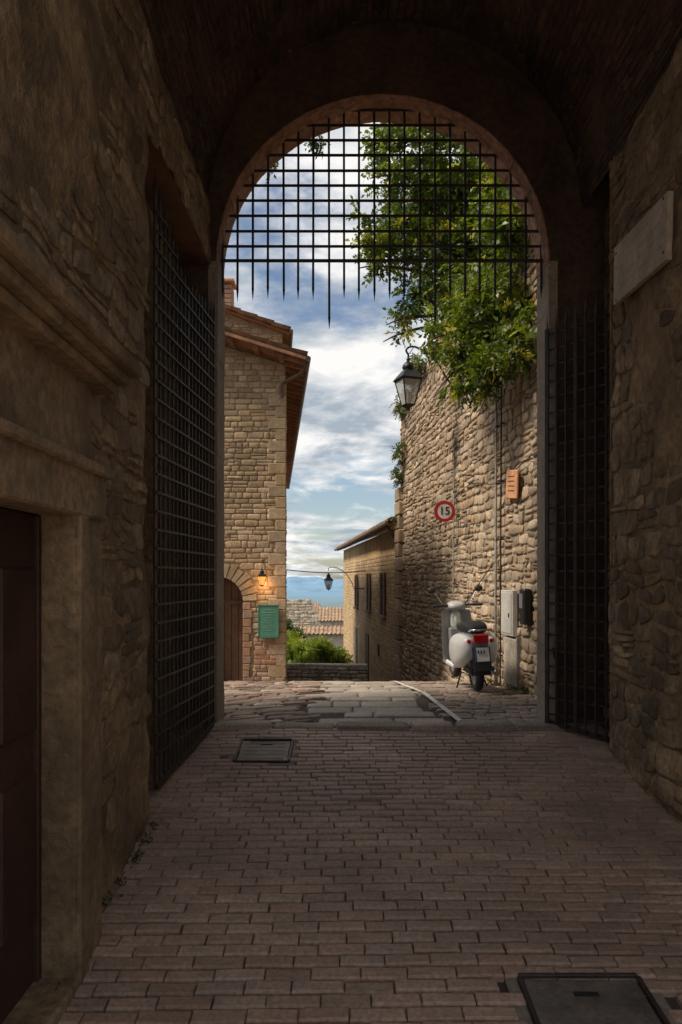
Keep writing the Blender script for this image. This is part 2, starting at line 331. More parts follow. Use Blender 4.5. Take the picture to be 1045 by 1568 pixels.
# ---------------------------------------------------------------- iron gates
def leafgate(name,A,B,zA,zB,topf,nv,hs,second=None):
    g=MB(); A=Vector(A);B=Vector(B)
    nrm=Vector((-(B-A).y,(B-A).x,0)).normalized(); up=nrm
    for lay in ([0] if second is None else [0,second]):
        off=nrm*lay
        def pt(t,z): 
            q=A.lerp(B,t)+off; return Vector((q.x,q.y,z))
        for i in range(nv+1):
            t=i/nv; zb_=zA+(zB-zA)*t; tz=topf(t); wd=.018
            if i in(0,nv): wd=.045
            if i==nv//2 and second is None: wd=.04
            tz2=tz+R.uniform(-.02,.02)
            g.bar(pt(t,zb_),pt(t,tz2),wd,.016,'iron',up=up)
            q=pt(t,tz2); e=(B-A).normalized()*.014
            g.add([q-e,q+nrm*.008,q+e,q-nrm*.008,q+Vector((0,0,.16))],[(0,1,4),(1,2,4),(2,3,4),(3,0,4)],'iron')
        z=.14
        g.bar(pt(0,zA+.02)+nrm*.016,pt(1,zB+.02)+nrm*.016,.05,.016,'iron',up=up)
        while z<max(topf(0),topf(1))-.05:
            ts=[t/20 for t in range(21) if topf(t/20)>z+.03]
            if ts: g.bar(pt(ts[0],z)+nrm*.014,pt(ts[-1],z)+nrm*.014,.02,.012,'iron',up=up)
            z+=hs
    return g.obj(name)
leafgate('iron_gate',(-1.37,7.74,0),(-1.54,5.95,0),.03,-.15,lambda t:4.45 if t<.5 else 4.35+.5*(t-.5)*2,16,.155)
leafgate('iron_gate.001',(2.22,7.74,0),(2.72,7.08,0),.03,-.04,lambda t:4.3,7,.17)
# ---------------------------------------------------------------- floor
pv=MB()
pal=[(.34,.225,.165),(.36,.24,.18),(.32,.21,.155),(.34,.215,.155),(.37,.255,.195),(.32,.215,.165)]
hole=lambda x,y:(-1.03<x<-.46 and 6.66<y<7.36) or (.87<x<1.53 and 2.97<y<3.67)
rr=random.Random(11); y=.6; row=0
while y<7.62:
    hgt=.100+rr.uniform(-.003,.003); x=-1.85-(row%2)*.125-rr.random()*.06
    while x<2.98:
        wd=.25*rr.uniform(.93,1.07); cx_=x+wd/2; cy_=y+hgt/2
        yy=cy_+.02*math.sin(cx_*1.3+.6)+.012*N3(cx_*1.2,cy_*1.2)
        if not hole(cx_,yy):
            a=rr.uniform(-.010,.010); hw=(wd-.003-rr.random()*.003)/2; hh=(hgt-.016-rr.random()*.006)/2; up=rr.uniform(-.004,.004)+.012*N3(cx_*.8,cy_*.8,4); tx=rr.uniform(-.02,.02); ty=rr.uniform(-.05,.05)
            if rr.random()<.02: up-=.012
            vs=[]
            for ins,dz in((0,-.045),(0,-.010),(.010,0)):
                for sx,sy in((-1,-1),(1,-1),(1,1),(-1,1)):
                    jx=rr.uniform(-.003,.003); dx=sx*(hw-ins*.5)+jx; dy=sy*(hh-ins)+jx
                    X=cx_+dx-a*dy; Y=yy+dy+a*dx
                    vs.append((X,Y,gz(X,Y)+dz+up+(tx*dx+ty*dy if dz>-.02 else 0)))
            fs=[(l*4+j,l*4+(j+1)%4,(l+1)*4+(j+1)%4,(l+1)*4+j) for l in(0,1) for j in range(4)]+[(8,9,10,11)]
            c=rr.choice(pal); bb=rr.uniform(.88,1.12); pv.add(vs,fs,'paver',tuple(q*bb for q in c))
        x+=wd
    y+=hgt; row+=1
pv.obj('brick_pavement')
w=MB(); w.grid(lambda a,b:(-9+18*a,-14+14.6*b,gz(0,-14+14.6*b)-.02),20,40,'bounce'); w.obj('added_bounce_paving')  # unseen pale paving added behind the camera to bounce sunlight into the tunnel
th=MB()
PT=lambda u,v,ww:(-1.6+u,7.63+v+.03*math.sin(u*1.5),.0+ww-.02)
stones(th,PT,4.4,.2,.8,.2,.012,.055,[(.32,.26,.21),(.28,.225,.18)],'slab',seed=2,amp=.05,split=0,rnd=.05,tilt=.05,vj=1.2)
th.obj('threshold_stones')
sp2=MB()
def PG(x0,y0,ang=0):
    ca,sa=math.cos(ang),math.sin(ang)
    def f(u,v,ww):
        x=x0+u*ca-v*sa; y=y0+u*sa+v*ca; return (x,y,gz(x,y)-.03+ww+.008*N3(x*1.5,y*1.5))
    return f
def inl(u,v):
    q=PG(-3.2,6.2,.42)(u,v,0); return not(q[1]>7.86 and q[1]<13.8 and q[0]<-.32 -.03*(q[1]-8) and q[0]>-4)
stones(sp2,PG(-3.2,6.2,.42),8,8.5,.42,.11,.014,.034,[(.28,.21,.165),(.33,.26,.205),(.24,.18,.145),(.36,.30,.245),(.29,.185,.14)],'slab',mask=inl,seed=21,amp=.6,split=.1,rnd=.14,brv=.15)
inm=lambda u,v:(lambda q:not(q[0]>-.32-.03*(q[1]-8) and q[0]<1.28-.045*(q[1]-8)*2 and q[1]>7.84))(PG(-1.2,7.84)(u,v,0))
stones(sp2,PG(-1.2,7.84),3.0,5.4,.62,.34,.012,.034,[(.36,.32,.27),(.39,.345,.295),(.33,.29,.24),(.35,.3,.25)],'slab',mask=inm,seed=22,amp=.05,split=0,rnd=.04,tilt=.04,brv=.1)
inr=lambda u,v:(lambda q:not(q[0]>1.37-.045*(q[1]-8)*2 and q[1]>7.84 and q[0]<2.95-.084*(q[1]-9)))(PG(.4,7.84)(u,v,0))
stones(sp2,PG(.4,7.84),3.0,5.4,.26,.12,.007,.032,[(.28,.22,.175),(.3,.235,.185),(.26,.205,.165)],'slab',mask=inr,seed=23,amp=.03,split=0,rnd=.05,tilt=.04,brv=.1)
sp2.obj('street_paving')
ln=MB(); 
def lf(u,v):
    y=7.9+4.6*u; x=1.33-.09*(y-8)+(v-.5)*.07; return (x,y,gz(x,y)+.009)
ln.grid(lf,40,1,'linepaint'); ln.obj('road_marking')
M['covermetal']=mat('cast_iron_cover',(.14,.115,.098),rough=.5,metal=.2,ns=6,var=.4,fs=40,bump=.5,bs=40)
def cover(name,x0,x1,y0,y1):
    c=MB(); t=.022
    rot=Matrix.Rotation(math.atan(.1),3,'X')
    cxx,cyy=(x0+x1)/2,(y0+y1)/2
    for (a,b_,s) in (((x0+x1)/2,y0,(x1-x0,t)),((x0+x1)/2,y1,(x1-x0,t)),(x0,cyy,(t,y1-y0-t)),(x1,cyy,(t,y1-y0-t))):
        c.box((a,b_,gz(a,b_)+.001),(s[0],s[1],.02),'iron' ,rot,.003)
    c.box((cxx,cyy,gz(cxx,cyy)-.018),(x1-x0-t*1.6,y1-y0-t*1.6,.02),'covermetal',rot,.004)
    c.box((cxx,cyy+(y1-y0)*.3,gz(cxx,cyy+(y1-y0)*.3)-.006),(.12,.025,.012),'blackmetal',rot)
    for i in range(5):
        yy=y0+(y1-y0)*(i+1)/6; c.box((cxx,yy,gz(cxx,yy)-.0085),(x1-x0-.12,.006,.006),'covermetal',rot)
    o=.06
    for (a,b_,s) in ((cxx,y0-o/2-.012,(x1-x0+2*o,o)),(cxx,y1+o/2+.012,(x1-x0+2*o,o)),(x0-o/2-.012,cyy,(o,y1-y0)),(x1+o/2+.012,cyy,(o,y1-y0))):
        c.box((a,b_,gz(a,b_)-.022),(s[0],s[1],.02),'bed',rot)
    c.obj(name)
M['bed']=mat('mortar_bed',(.2,.16,.13),ns=4,bump=.6)
cover('manhole_cover',-1.0,-.49,6.7,7.32); cover('manhole_cover.001',.9,1.5,2.99,3.64)
# ---------------------------------------------------------------- side door in tunnel
d=MB()
rx=XL
d.box((rx+.02,3.77,.85),(.18,.40,2.76),'frame',bev=.012); d.box((rx+.045,3.64,.8),(.18,.13,2.6),'frame',bev=.012)
d.box((rx+.02,2.2,.85),(.18,.40,2.76),'frame',bev=.012)
d.box((rx+.04,2.97,2.06),(.2,1.98,.30),'frame',bev=.012); d.box((rx+.075,2.97,2.17),(.2,2.02,.06),'frame',bev=.012)
d.box((rx+.0,2.97,2.43),(.14,1.9,.44),'frame',bev=.012)
for i,(o,z0) in enumerate(((.10,2.66),(.155,2.715),(.21,2.78))): d.box((rx+.0+o/2,2.97,z0),(.16+o,2.05+o*1.2,.055 if i<2 else .08),'frame',bev=.012)
d.box((rx-.11,2.95,.72),(.05,1.3,2.38),'darkwood')
for yy in (3.4,2.75):
    for zz,hh in((.05,.7),(1.0,.8)): d.box((rx-.085,yy,zz+.25),(.03,.45,hh),'darkwood',bev=.012)
for yy in(3.57,3.07,2.5): d.box((rx-.08,yy,.72),(.035,.06,2.38),'darkwood',bev=.006)
d.box((rx-.02,3.0,-.44),(.3,1.4,.1),'frame',bev=.015)
d.obj('wooden_door')
q=MB(); q.box((XR-.07,6.06,4.34),(.05,1.08,.52),'plaque',Matrix.Rotation(.05,3,'X'),.006)
for yy in(5.58,6.54):
    for zz in(4.13,4.55): q.tube([(XR-.1,yy,zz),(XR-.085,yy,zz)],.012,'blackmetal')
for i in range(4):
    for s in range(16):
        if R.random()<.85: q.box((XR-.0962,5.62+s*.055+R.uniform(-.01,.01),4.5-i*.1),(.003,.03,.022),'plaque')
q.obj('stone_plaque')
# ---------------------------------------------------------------- right street wall
rw=empty('stone_wall')
WX=lambda y:2.75-.084*(y-9)
Lw=math.hypot(12.6,12.6*.084)
dirw=Vector((-.084,1,0)).normalized(); nw=Vector((-1,-.084,0)).normalized(); o0=Vector((WX(8.3),8.3,0))
def top(u): return 8.2-1.9*(u/Lw)+.12*N3(u*1.5,2)
w=MB(); wb=-2.6
def PW(u,v,ww):
    q=o0+dirw*u+nw*(ww+.04*N3(u*.8,v*.8)+max(0,(1.6-(v+wb)))*.03); return (q.x,q.y,v+wb)
palo=[(.39,.295,.20),(.44,.34,.235),(.33,.25,.165),(.48,.38,.275),(.38,.26,.16),(.30,.23,.16),(.45,.355,.255)]
stones(w,PW,Lw,11,.27,.145,.024,.030,palo,'outwall',mask=lambda u,v:v+wb>top(u),seed=31,amp=.5,vj=.8,split=.25,rnd=.2,tilt=.35)
w.grid(lambda a,b:PW(a*Lw,b*(top(a*Lw)-wb),0),60,40,'outmortar')
w.grid(lambda a,b:(lambda q:(q[0]+.5*b,q[1],q[2]-.03))(PW(a*Lw,top(a*Lw)-wb,0)),60,1,'outmortar')
w.obj('masonry',rw)
w=MB()
e=o0+dirw*Lw
w.grid(lambda a,b:(e.x+.6*a,e.y,wb+b*(6.3-wb)),2,10,'outmortar')
for i in range(22):
    zz=wb+i*.4+.2
    if zz>4.4: break
    dd=.32+.12*(i%2)
    w.box((e.x+.02,e.y-.1,zz),(.34,dd+.3,.385),'outwall',Matrix.Rotation(.084,3,'Z'),.03,col=R.choice(palo))
w.obj('quoins',rw)
w=MB()
def onw(y,z,off=.07): return Vector((WX(y),y,z))+nw*off
for y_,z0,z1,r_,k in((14.2,.2,4.2,.014,'greypipe'),(11.4,.0,7.2,.02,'greypipe'),(11.15,.0,4.9,.012,'blackmetal')):
    w.tube([onw(y_,gz(0,y_)+z0,.1),onw(y_,z1,.08)],r_,k)
    z=z0+.4
    while z<z1: w.box(onw(y_,z,.07),(.07,.07,.02),'blackmetal'); z+=.9
w.tube([onw(8.6+.4*i,3.2+.1*math.sin(i*.7),.07) for i in range(18)],.008,'blackmetal')
w.tube([onw(11.2+.1*i,2.0-.04*i,.07) for i in range(30)],.008,'blackmetal')
w.obj('pipes_and_cables',rw)
bx=empty('utility_cabinet')
w=MB(); ang=Matrix.Rotation(.084,3,'Z')
w.box(onw(10.75,1.08,.09),(.08,.55,.68),'whitebox',ang,.01); w.box(onw(10.75,1.08,.135),(.012,.47,.6),'whitebox',ang,.004); w.box(onw(10.6,1.05,.145),(.012,.03,.06),'blackmetal',ang)
w.obj('meter_box',bx)
w=MB(); w.box(onw(10.65,.36,.07),(.06,.62,.70),'greywood',ang,.008)
for i in range(5): w.box(onw(10.42+i*.115,.36,.105),(.016,.105,.68),'greywood',ang,.004)
w.box(onw(10.33,.36,.085),(.06,.04,.78),'greypipe',ang); w.obj('wooden_hatch',bx)
w=MB(); w.box(onw(10.0,1.2,.10),(.12,.2,.5),'blackplastic',ang,.02); w.box(onw(10.0,1.28,.165),(.01,.14,.2),'greyp',ang); w.obj('letter_box')
w=MB(); w.box(onw(10.6,2.98,.09),(.035,.5,.42),'terra',ang@Matrix.Rotation(.12,3,'X'),.012)
for i in range(4): w.box(onw(10.6,3.1-.07*i,.112),(.006,.3,.010),'brownwood',ang@Matrix.Rotation(.12,3,'X'))
w.obj('terracotta_plaque')
# ---------------------------------------------------------------- traffic sign
ts=empty('speed_limit_sign',(2.02,14.0,2.9),(0,0,math.radians(4)))
w=MB()
def disc(mb,r0,r1,y,k,n=48):
    vs=[(r1*math.cos(2*math.pi*i/n),y,r1*math.sin(2*math.pi*i/n)) for i in range(n)]
    if r0==0: mb.add(vs,[tuple(range(n))],k)
    else:
        vs+= [(r0*math.cos(2*math.pi*i/n),y,r0*math.sin(2*math.pi*i/n)) for i in range(n)]
        mb.add(vs,[(i,(i+1)%n,n+(i+1)%n,n+i) for i in range(n)],k)
disc(w,0,.205,0,'signwhite'); disc(w,.145,.205,-.003,'red'); disc(w,0,.207,.012,'greypipe')
w.tube([(0,.012,0),(0,0.001,0)],.208,'greypipe',n=48,cap=False); w.obj('disc',ts)
w=MB(); w.bar((-.02,.03,.05),(.3,.06,.05),.03,.02,'greypipe',up=Vector((0,0,1))); w.bar((-.02,.03,-.06),(.3,.06,-.06),.03,.02,'greypipe',up=Vector((0,0,1))); w.obj('bracket',ts)
cu=bpy.data.curves.new('numerals','FONT'); cu.body='15'; cu.size=.22; cu.align_x='CENTER'; cu.align_y='CENTER'; cu.extrude=.001; cu.offset=.004
to=bpy.data.objects.new('numerals',cu); sc.collection.objects.link(to); cu.materials.append(M['blackplastic']); to.parent=ts; to.location=(0,-.005,0); to.rotation_euler=(math.pi/2,0,0)
# ---------------------------------------------------------------- lanterns
def lantern(name,loc,s=1.,arm=None,lit=False,rotz=0):
    e=empty(name,loc,(0,0,rotz)); w=MB()
    def sq(r,z,n=6,ph=0): return [Vector((r*math.cos(2*math.pi*i/n+ph),r*math.sin(2*math.pi*i/n+ph),z))*s for i in range(n)]
    n=4; ph=math.pi/4+.35
    b,t=sq(.12,-.44,n,ph),sq(.25,.0,n,ph)
    for i in range(n):
        w.tube([b[i],t[i]],.012*s,'blackmetal',n=5); w.tube([b[i],b[(i+1)%n]],.012*s,'blackmetal',n=5); w.tube([t[i],t[(i+1)%n]],.016*s,'blackmetal',n=5)
        w.add([b[i]*.985,b[(i+1)%n]*.985,t[(i+1)%n]*.985,t[i]*.985],[(0,1,2,3)],'litglass' if lit else 'glass')
    w.loft([sq(.28,.0,n,ph),sq(.29,.02,n,ph),sq(.13,.17,n,ph),sq(.10,.19,n,ph)],'blackmetal',smooth=False)
    w.loft([sq(.085,.18,8),sq(.11,.22,8),sq(.09,.28,8),sq(.03,.34,8)],'blackmetal'); w.loft([sq(.02,.33,8),sq(.035,.37,8),sq(.012,.42,8)],'blackmetal')
    w.loft([sq(.12,-.44,n,ph),sq(.09,-.47,n,ph),sq(.03,-.49,n,ph),sq(.02,-.53,n,ph)],'blackmetal',smooth=False)
    w.tube([Vector((0,0,-.42))*s,Vector((0,0,-.2))*s],.03*s,'whitebox'); 
    w.obj('lantern_head',e)
    if arm:
        w=MB(); w.tube(arm,.018*s,'blackmetal'); w.obj('arm',e)
    return e
lx,ly,lz=1.31,14.0,5.45
ax=WX(14)-lx
arm=[(ax,.0,-.15),(ax-.12,0,-.13),(ax-.28,0,.06),(ax-.42,0,.3),(ax-.62,0,.52),(ax-.8,0,.62),(ax-.92,0,.66),(0,0,.64),(-.04,0,.58),(0,0,.5),(0,0,.40)]
def smoothp(p,k=5):
    p=[Vector(q) for q in p]; o=[]
    for i in range(len(p)-1):
        a,b,c,d=p[max(i-1,0)],p[i],p[i+1],p[min(i+2,len(p)-1)]
        for j in range(k):
            t=j/k; o.append(.5*((2*b)+(c-a)*t+(2*a-5*b+4*c-d)*t*t+(3*b-a-3*c+d)*t**3))
    o.append(p[-1]); return o
le=lantern('street_lamp',(lx,ly,lz),1.1,smoothp(arm))
w=MB(); w.box((ax-.01,0,-.12),(.03,.14,.34),'blackmetal'); w.tube(smoothp([(ax-.28,0,.06),(ax-.2,0,.2),(ax-.1,0,.2),(ax-.1,0,.1),(ax-.17,0,.1)]),.01,'blackmetal'); w.tube([(0,0,.5),(.05,0,.56),(.1,0,.64)],.008,'blackmetal'); w.obj('wall_plate',le)
arm2=[(1.05,.2,-.3),(.95,.1,-.05),(.7,.05,.3),(.4,0,.5),(.15,0,.55),(0,0,.5),(0,0,.4)]
le=lantern('street_lamp.001',(-.52,30,1.5),.8,smoothp(arm2))
w=MB(); w.tube([(1.05,.2,-.34),(1.6,.3,-.36)],.02,'blackmetal'); w.obj('arm_base',le)
# ---------------------------------------------------------------- left house
lh=empty('stone_house'); HX,HY=-1.08,14.0
pall=[(.42,.305,.185),(.46,.34,.215),(.38,.27,.16),(.49,.37,.245),(.41,.285,.165),(.44,.33,.22),(.36,.265,.17)]
w=MB(); hb=-1.0
gab=lambda x:5.72+.31*(-.67-x)-.1
def PH(u,v,ww): return (HX-u,HY-ww,hb+v)
dcx,dr,dz=-2.38,.48,1.15
def dm(u,v):
    x=HX-u; z=hb+v
    if z>gab(x)-.02: return True
    if z>dz: return math.hypot(x-dcx,z-dz)<dr+.27
    return abs(x-dcx)<dr+.15
stones(w,PH,4.6,8,.22,.10,.014,.012,pall,'housestone',mask=dm,seed=41,amp=.15,split=.08,vj=.3,rnd=.12)
def hole_panel(mb,y,x0,x1,z0,k):
    N=24; inner=[(dcx+dr,z0)]+[(dcx+dr*math.cos(math.pi*i/N),dz+dr*math.sin(math.pi*i/N)) for i in range(N+1)]+[(dcx-dr,z0)]
    outer=[]
    for i,(x,z) in enumerate(inner):
        if i==0: outer.append((x1,z0))
        elif i==len(inner)-1: outer.append((x0,z0))
        else:
            t=math.pi*(i-1)/N; X=dcx+math.cos(t)*2.5*1.5; Z=dz+math.sin(t)*8; X=min(x1,max(x0,X)); Z=min(gab(X),Z); outer.append((X,Z))
    m_=len(inner); mb.add([(a,y,b) for a,b in inner]+[(a,y,b) for a,b in outer],[(i,i+1,m_+i+1,m_+i) for i in range(m_-1)],k)
    mb.add([(a,y,b) for a,b in inner]+[(a,y+.35,b) for a,b in inner],[(i,i+1,m_+i+1,m_+i) for i in range(m_-1)],'housestone',(.3,.23,.16))
hole_panel(w,HY,-5.8,HX,hb,'housemortar')
for i in range(15):
    a0=math.pi*i/15+.02; a1=math.pi*(i+1)/15-.02; ro=dr+.26+.04*(i%2)
    q=[(dcx+r_*math.cos(a),dz+r_*math.sin(a)) for r_,a in((dr-.01,a0),(dr-.01,a1),(ro,a1),(ro,a0))]
    w.add([(x,HY-.03,z) for x,z in q]+[(x,HY+.2,z) for x,z in q],[(0,1,2,3),(0,4,5,1),(1,5,6,2),(2,6,7,3),(3,7,4,0)],'housestone',R.choice(pall))
for sx in(-1,1):
    z=hb
    while z<dz-.03:
        hh=R.uniform(.11,.2); hh=min(hh,dz-z)
        ww_=R.uniform(.12,.2); w.box((dcx+sx*(dr+ww_/2-.01),HY+.08,z+hh/2),(ww_,.22,hh-.012),'housestone',col=R.choice([(.33,.19,.12),(.36,.22,.14),(.3,.21,.15)]),bev=.008); z+=hh
w.obj('front_wall',lh)
w=MB()
def PB(u,v,ww): return (HX-.0-u,HY-.016-ww,hb+v)
stones(w,PB,.62,2.6,.2,.075,.012,.008,[(.34,.18,.115),(.38,.22,.15),(.32,.19,.13),(.4,.29,.21)],'housestone',seed=44,amp=.03,split=0,rnd=.06,mask=lambda u,v:(v>1.5 and u>.25+.3*N3(v*3,1)) or (v>2.1))
w.obj('brick_repair',lh)
w=MB(); w.box((dcx-.02,HY+.3,.5),(.9,.05,3.0),'brownwood')
for i in range(7): w.box((dcx-.42+i*.14,HY+.265,.45),(.128,.02,2.9),'brownwood',bev=.004)
w.box((dcx,HY+.25,1.12),(.96,.05,.07),'brownwood'); w.obj('front_door',lh)
sd=Vector((-.0926,1,0)).normalized(); sn=Vector((1,.0926,0)).normalized()
def PS(u,v,ww): q=Vector((HX,HY,hb))+sd*u+sn*ww; return (q.x,q.y,-4+v)
w=MB(); stones(w,PS,19,9.5,.3,.14,.02,.02,pall,'housestone',seed=45,split=.05); w.grid(lambda a,b:PS(a*19,b*9.5,0),4,2,'housemortar')
for i in range(30):
    z=hb+i*.22+.11
    if z>5.4: break
    ll=.34 if i%2 else .2; w.box((HX-ll/2+.008,HY-.0,z),(ll,.05,.208),'housestone',col=R.choice(pall),bev=.01)
w.obj('side_wall',lh)
def rooftiles(mb,o,du,dv,Lu,Lv,k='tile',per=.19,amp=.045,rowl=.36,thick=.03):
    o=Vector(o);du=Vector(du).normalized();dv=Vector(dv).normalized();nn=du.cross(dv).normalized()
    if nn.z<0: nn=-nn
    nu=int(Lu/per)*8; rows=max(1,int(Lv/rowl))
    for r_ in range(rows):
        def f(a,b):
            u=a*Lu; v=(r_+b*1.12)*Lv/rows; ph=u/per
            hh=amp*math.cos(2*math.pi*ph)*(1 if math.cos(2*math.pi*ph)>0 else .6)
            q=o+du*u+dv*v+nn*(hh+.03*(1-b)+.01*N3(int(ph+.25)*3.1,r_*5.7)); return q
        mb.grid(f,nu,1,k)
        mb.grid(lambda a,b:f(a,0)-nn*b*.03,nu,1,k)
w=MB()
e0=Vector((-.67,13.6,5.74)); up_=Vector((-1,0,.31)).normalized()
rooftiles(w,e0+Vector((.03,-.03,.07)),sd,up_,19.6,4.6)
w.obj('roof_tiles',lh)
w=MB()
Lr=19.4
w.add([e0,e0+sd*Lr,e0+sd*Lr+up_*4.6,e0+up_*4.6],[(0,1,2,3)],'wood')
w.add([q+Vector((0,0,.045)) for q in(e0,e0+sd*Lr,e0+sd*Lr+up_*4.6,e0+up_*4.6)],[(0,1,2,3)],'wood')
w.bar(e0+Vector((0,-.0,.02)),e0+up_*4.6+Vector((0,0,.02)),.06,.05,'wood',up=Vector((0,1,0)))
for i in range(52):
    q=e0+sd*(.12+i*.375)+Vector((0,0,-.045)); w.bar(q,q+up_*.62,.085,.07,'wood',up=up_.cross(sd))
for i in range(9):
    q=e0+up_*(.5+i*.5)+Vector((0,.05,-.05)); w.bar(q,q+Vector((0,.45,0)),.09,.08,'wood',up=Vector((0,0,1)))
w.tube([e0+Vector((.05,-.05,.0)),e0+Vector((.05,0,.0))+sd*19.5],.055,'pipe',n=10)
w.tube(smoothp([e0+Vector((.03,.1,-.03)),e0+Vector((-.1,.15,-.22)),Vector((HX-.05,HY-.1,5.35)),Vector((HX-.06,HY-.1,5.1))]),.035,'pipe')
w.obj('eaves',lh)
w=MB()
def PU(u,v,ww): return (-1.22-u,15.0-ww,5.7+v)
ug=lambda x:6.66+.36*(-1.1-x)
stones(w,PU,4,2.8,.24,.11,.014,.014,pall,'housestone',seed=47,mask=lambda u,v:5.7+v>ug(-1.22-u)-.05,amp=.15)
w.add([(-1.22,15,5.5),(-5.5,15,5.5),(-5.5,15,ug(-5.5)),(-1.22,15,ug(-1.22))],[(0,1,2,3)],'housemortar'); 
w.grid(lambda a,b:(-1.22-.0926*10*a,15+10*a,5.4+b*(ug(-1.22)-5.4)),2,2,'housemortar')
upu=Vector((-1,0,.36)).normalized()
u0=Vector((-1.05,14.8,6.66)); w.add([u0,u0+sd*10,u0+sd*10+upu*4.4,u0+upu*4.4],[(0,1,2,3)],'wood')
rooftiles(w,u0+Vector((0,0,.05)),sd,upu,10,4.4)
w.tube([u0+Vector((.03,-.03,.02)),u0+sd*10+Vector((.03,0,.02))],.04,'pipe')
w.obj('upper_storey',lh)
w=MB()
for i in range(12): w.box((-2.5,15.6,6.75+i*.1),(.3,.4,.09),'housestone',bev=.01,col=R.choice([(.33,.19,.12),(.36,.22,.14)]))
w.box((-2.5,15.6,7.98),(.42,.5,.06),'terra',bev=.01); w.obj('chimney',lh)
wl=lantern('wall_lantern',(-1.51,13.72,1.63),.38,[(0,.26,.24),(0,.2,.32),(0,.08,.32),(0,0,.27),(0,0,.14)],lit=True)
pl=bpy.data.lights.new('lantern_bulb','POINT'); pl.energy=3; pl.color=(1,.5,.18); pl.shadow_soft_size=.04; po=bpy.data.objects.new('bulb',pl); sc.collection.objects.link(po); po.parent=wl; po.location=(0,.12,-.18)
w=MB(); w.box((-1.41,13.93,.76),(.38,.03,.6),'green',bev=.006); 
for sx in(-1,1): w.box((-1.41+sx*.19,13.93,.76),(.02,.045,.64),'green')
for sx in(-1,1): w.box((-1.41,13.93,.76+sx*.31),(.40,.045,.02),'green')
M['paleink']=mat('board_lettering',(.22,.4,.32),bump=0)
for i in range(9): w.box((-1.41+R.uniform(-.02,.02),13.912,.98-i*.05),(R.uniform(.14,.28),.003,.008),'paleink')
w.obj('notice_board')
# ---------------------------------------------------------------- ochre house (right, far)
oh=empty('ochre_house')
o1=Vector((WX(21.2)+.05,21.2,0)); Lh=19.5
w=MB(); ob=-8
def PO(u,v,ww): q=o1+dirw*u+nw*ww; return (q.x,q.y,ob+v)
wins=[(3.6,1.05),(7.6,1.05),(12.2,1.0)]
palr=[(.45,.315,.17),(.49,.35,.20),(.41,.29,.16),(.5,.37,.23)]
wm=lambda u,v:any(abs(u-a)<.62 and abs(v+ob-b)<.78 for a,b in wins) or v+ob>2.45
stones(w,PO,Lh,10.5,.26,.12,.014,.010,palr,'housestone',mask=wm,seed=51,amp=.15,split=.05,rnd=.15,brv=.15)
w.grid(lambda a,b:PO(a*Lh,b*11.15,-.002),20,10,'ochre')
f0=o1+dirw*Lh
w.add([(f0.x,f0.y,ob),(f0.x+6,f0.y,ob),(f0.x+6,f0.y,3.1),(f0.x,f0.y,3.1)],[(0,1,2,3)],'ochre')
w.add([(o1.x,o1.y,ob),(o1.x+6,o1.y,ob),(o1.x+6,o1.y,3.1+1.8),(o1.x,o1.y,3.1)],[(0,1,2,3)],'ochre')
w.obj('walls',oh)
w=MB()
for a,b_ in wins:
    for sx in(-1,1):
        c=Vector(PO(a+sx*.42,b_-ob,.04)); w.box(c,(.05,.4,1.46),'brownwood',ang,.005)
        for s in range(16): w.box(Vector(PO(a+sx*.42,b_-ob-.66+s*.088,.072)),(.03,.33,.03),'brownwood',ang@Matrix.Rotation(.5,3,'Y'))
    w.box(Vector(PO(a,b_-ob,.012)),(.02,.5,1.4),'blackplastic',ang); w.box(Vector(PO(a,b_-ob-.8,.05)),(.14,1.4,.08),'frame',ang,.01)
w.box(Vector(PO(8.2,-.85-.9-ob,.03)),(.05,.95,2.2),'brownwood',ang); w.box(Vector(PO(4.8,-1.0-ob,.03)),(.05,.4,.4),'blackplastic',ang)
w.box(Vector(PO(12.6,-2.0-ob,.03)),(.05,1.0,2.6),'greywood',ang)
w.obj('shutters_and_doors',oh)
w=MB(); ee=o1+nw*.38+Vector((0,0,3.2))-dirw*.1; upr=Vector((1,0.084,.35)).normalized()
rooftiles(w,ee+Vector((-.02,0,.08)),dirw,upr,Lh+.5,4.5)
w.add([ee,ee+dirw*(Lh+.5),ee+dirw*(Lh+.5)+upr*4.5,ee+upr*4.5],[(0,1,2,3)],'wood')
for i in range(40): q=ee+dirw*(.1+i*.5)+Vector((0,0,-.05)); w.bar(q,q+upr*.5,.08,.08,'wood',up=Vector((0,0,1)))
w.tube([ee+nw*.06,ee+nw*.06+dirw*(Lh+.6)],.06,'pipe',n=8)
w.tube(smoothp([ee+nw*.04+dirw*.3+Vector((0,0,-.03)),ee+dirw*.2+Vector((.1,0,-.25)),Vector(PO(.15,2.7-ob,.1)),Vector(PO(.12,2.4-ob,.1)),Vector(PO(.12,-4-ob,.1))]),.055,'pipe')
w.obj('roof',oh)
w=MB(); w.tube([Vector((-2.2+3.4*t,25+5*t,1.92-.12*math.sin(math.pi*t))) for t in [i/12 for i in range(13)]],.018,'blackmetal',n=5); w.obj('overhead_cable')
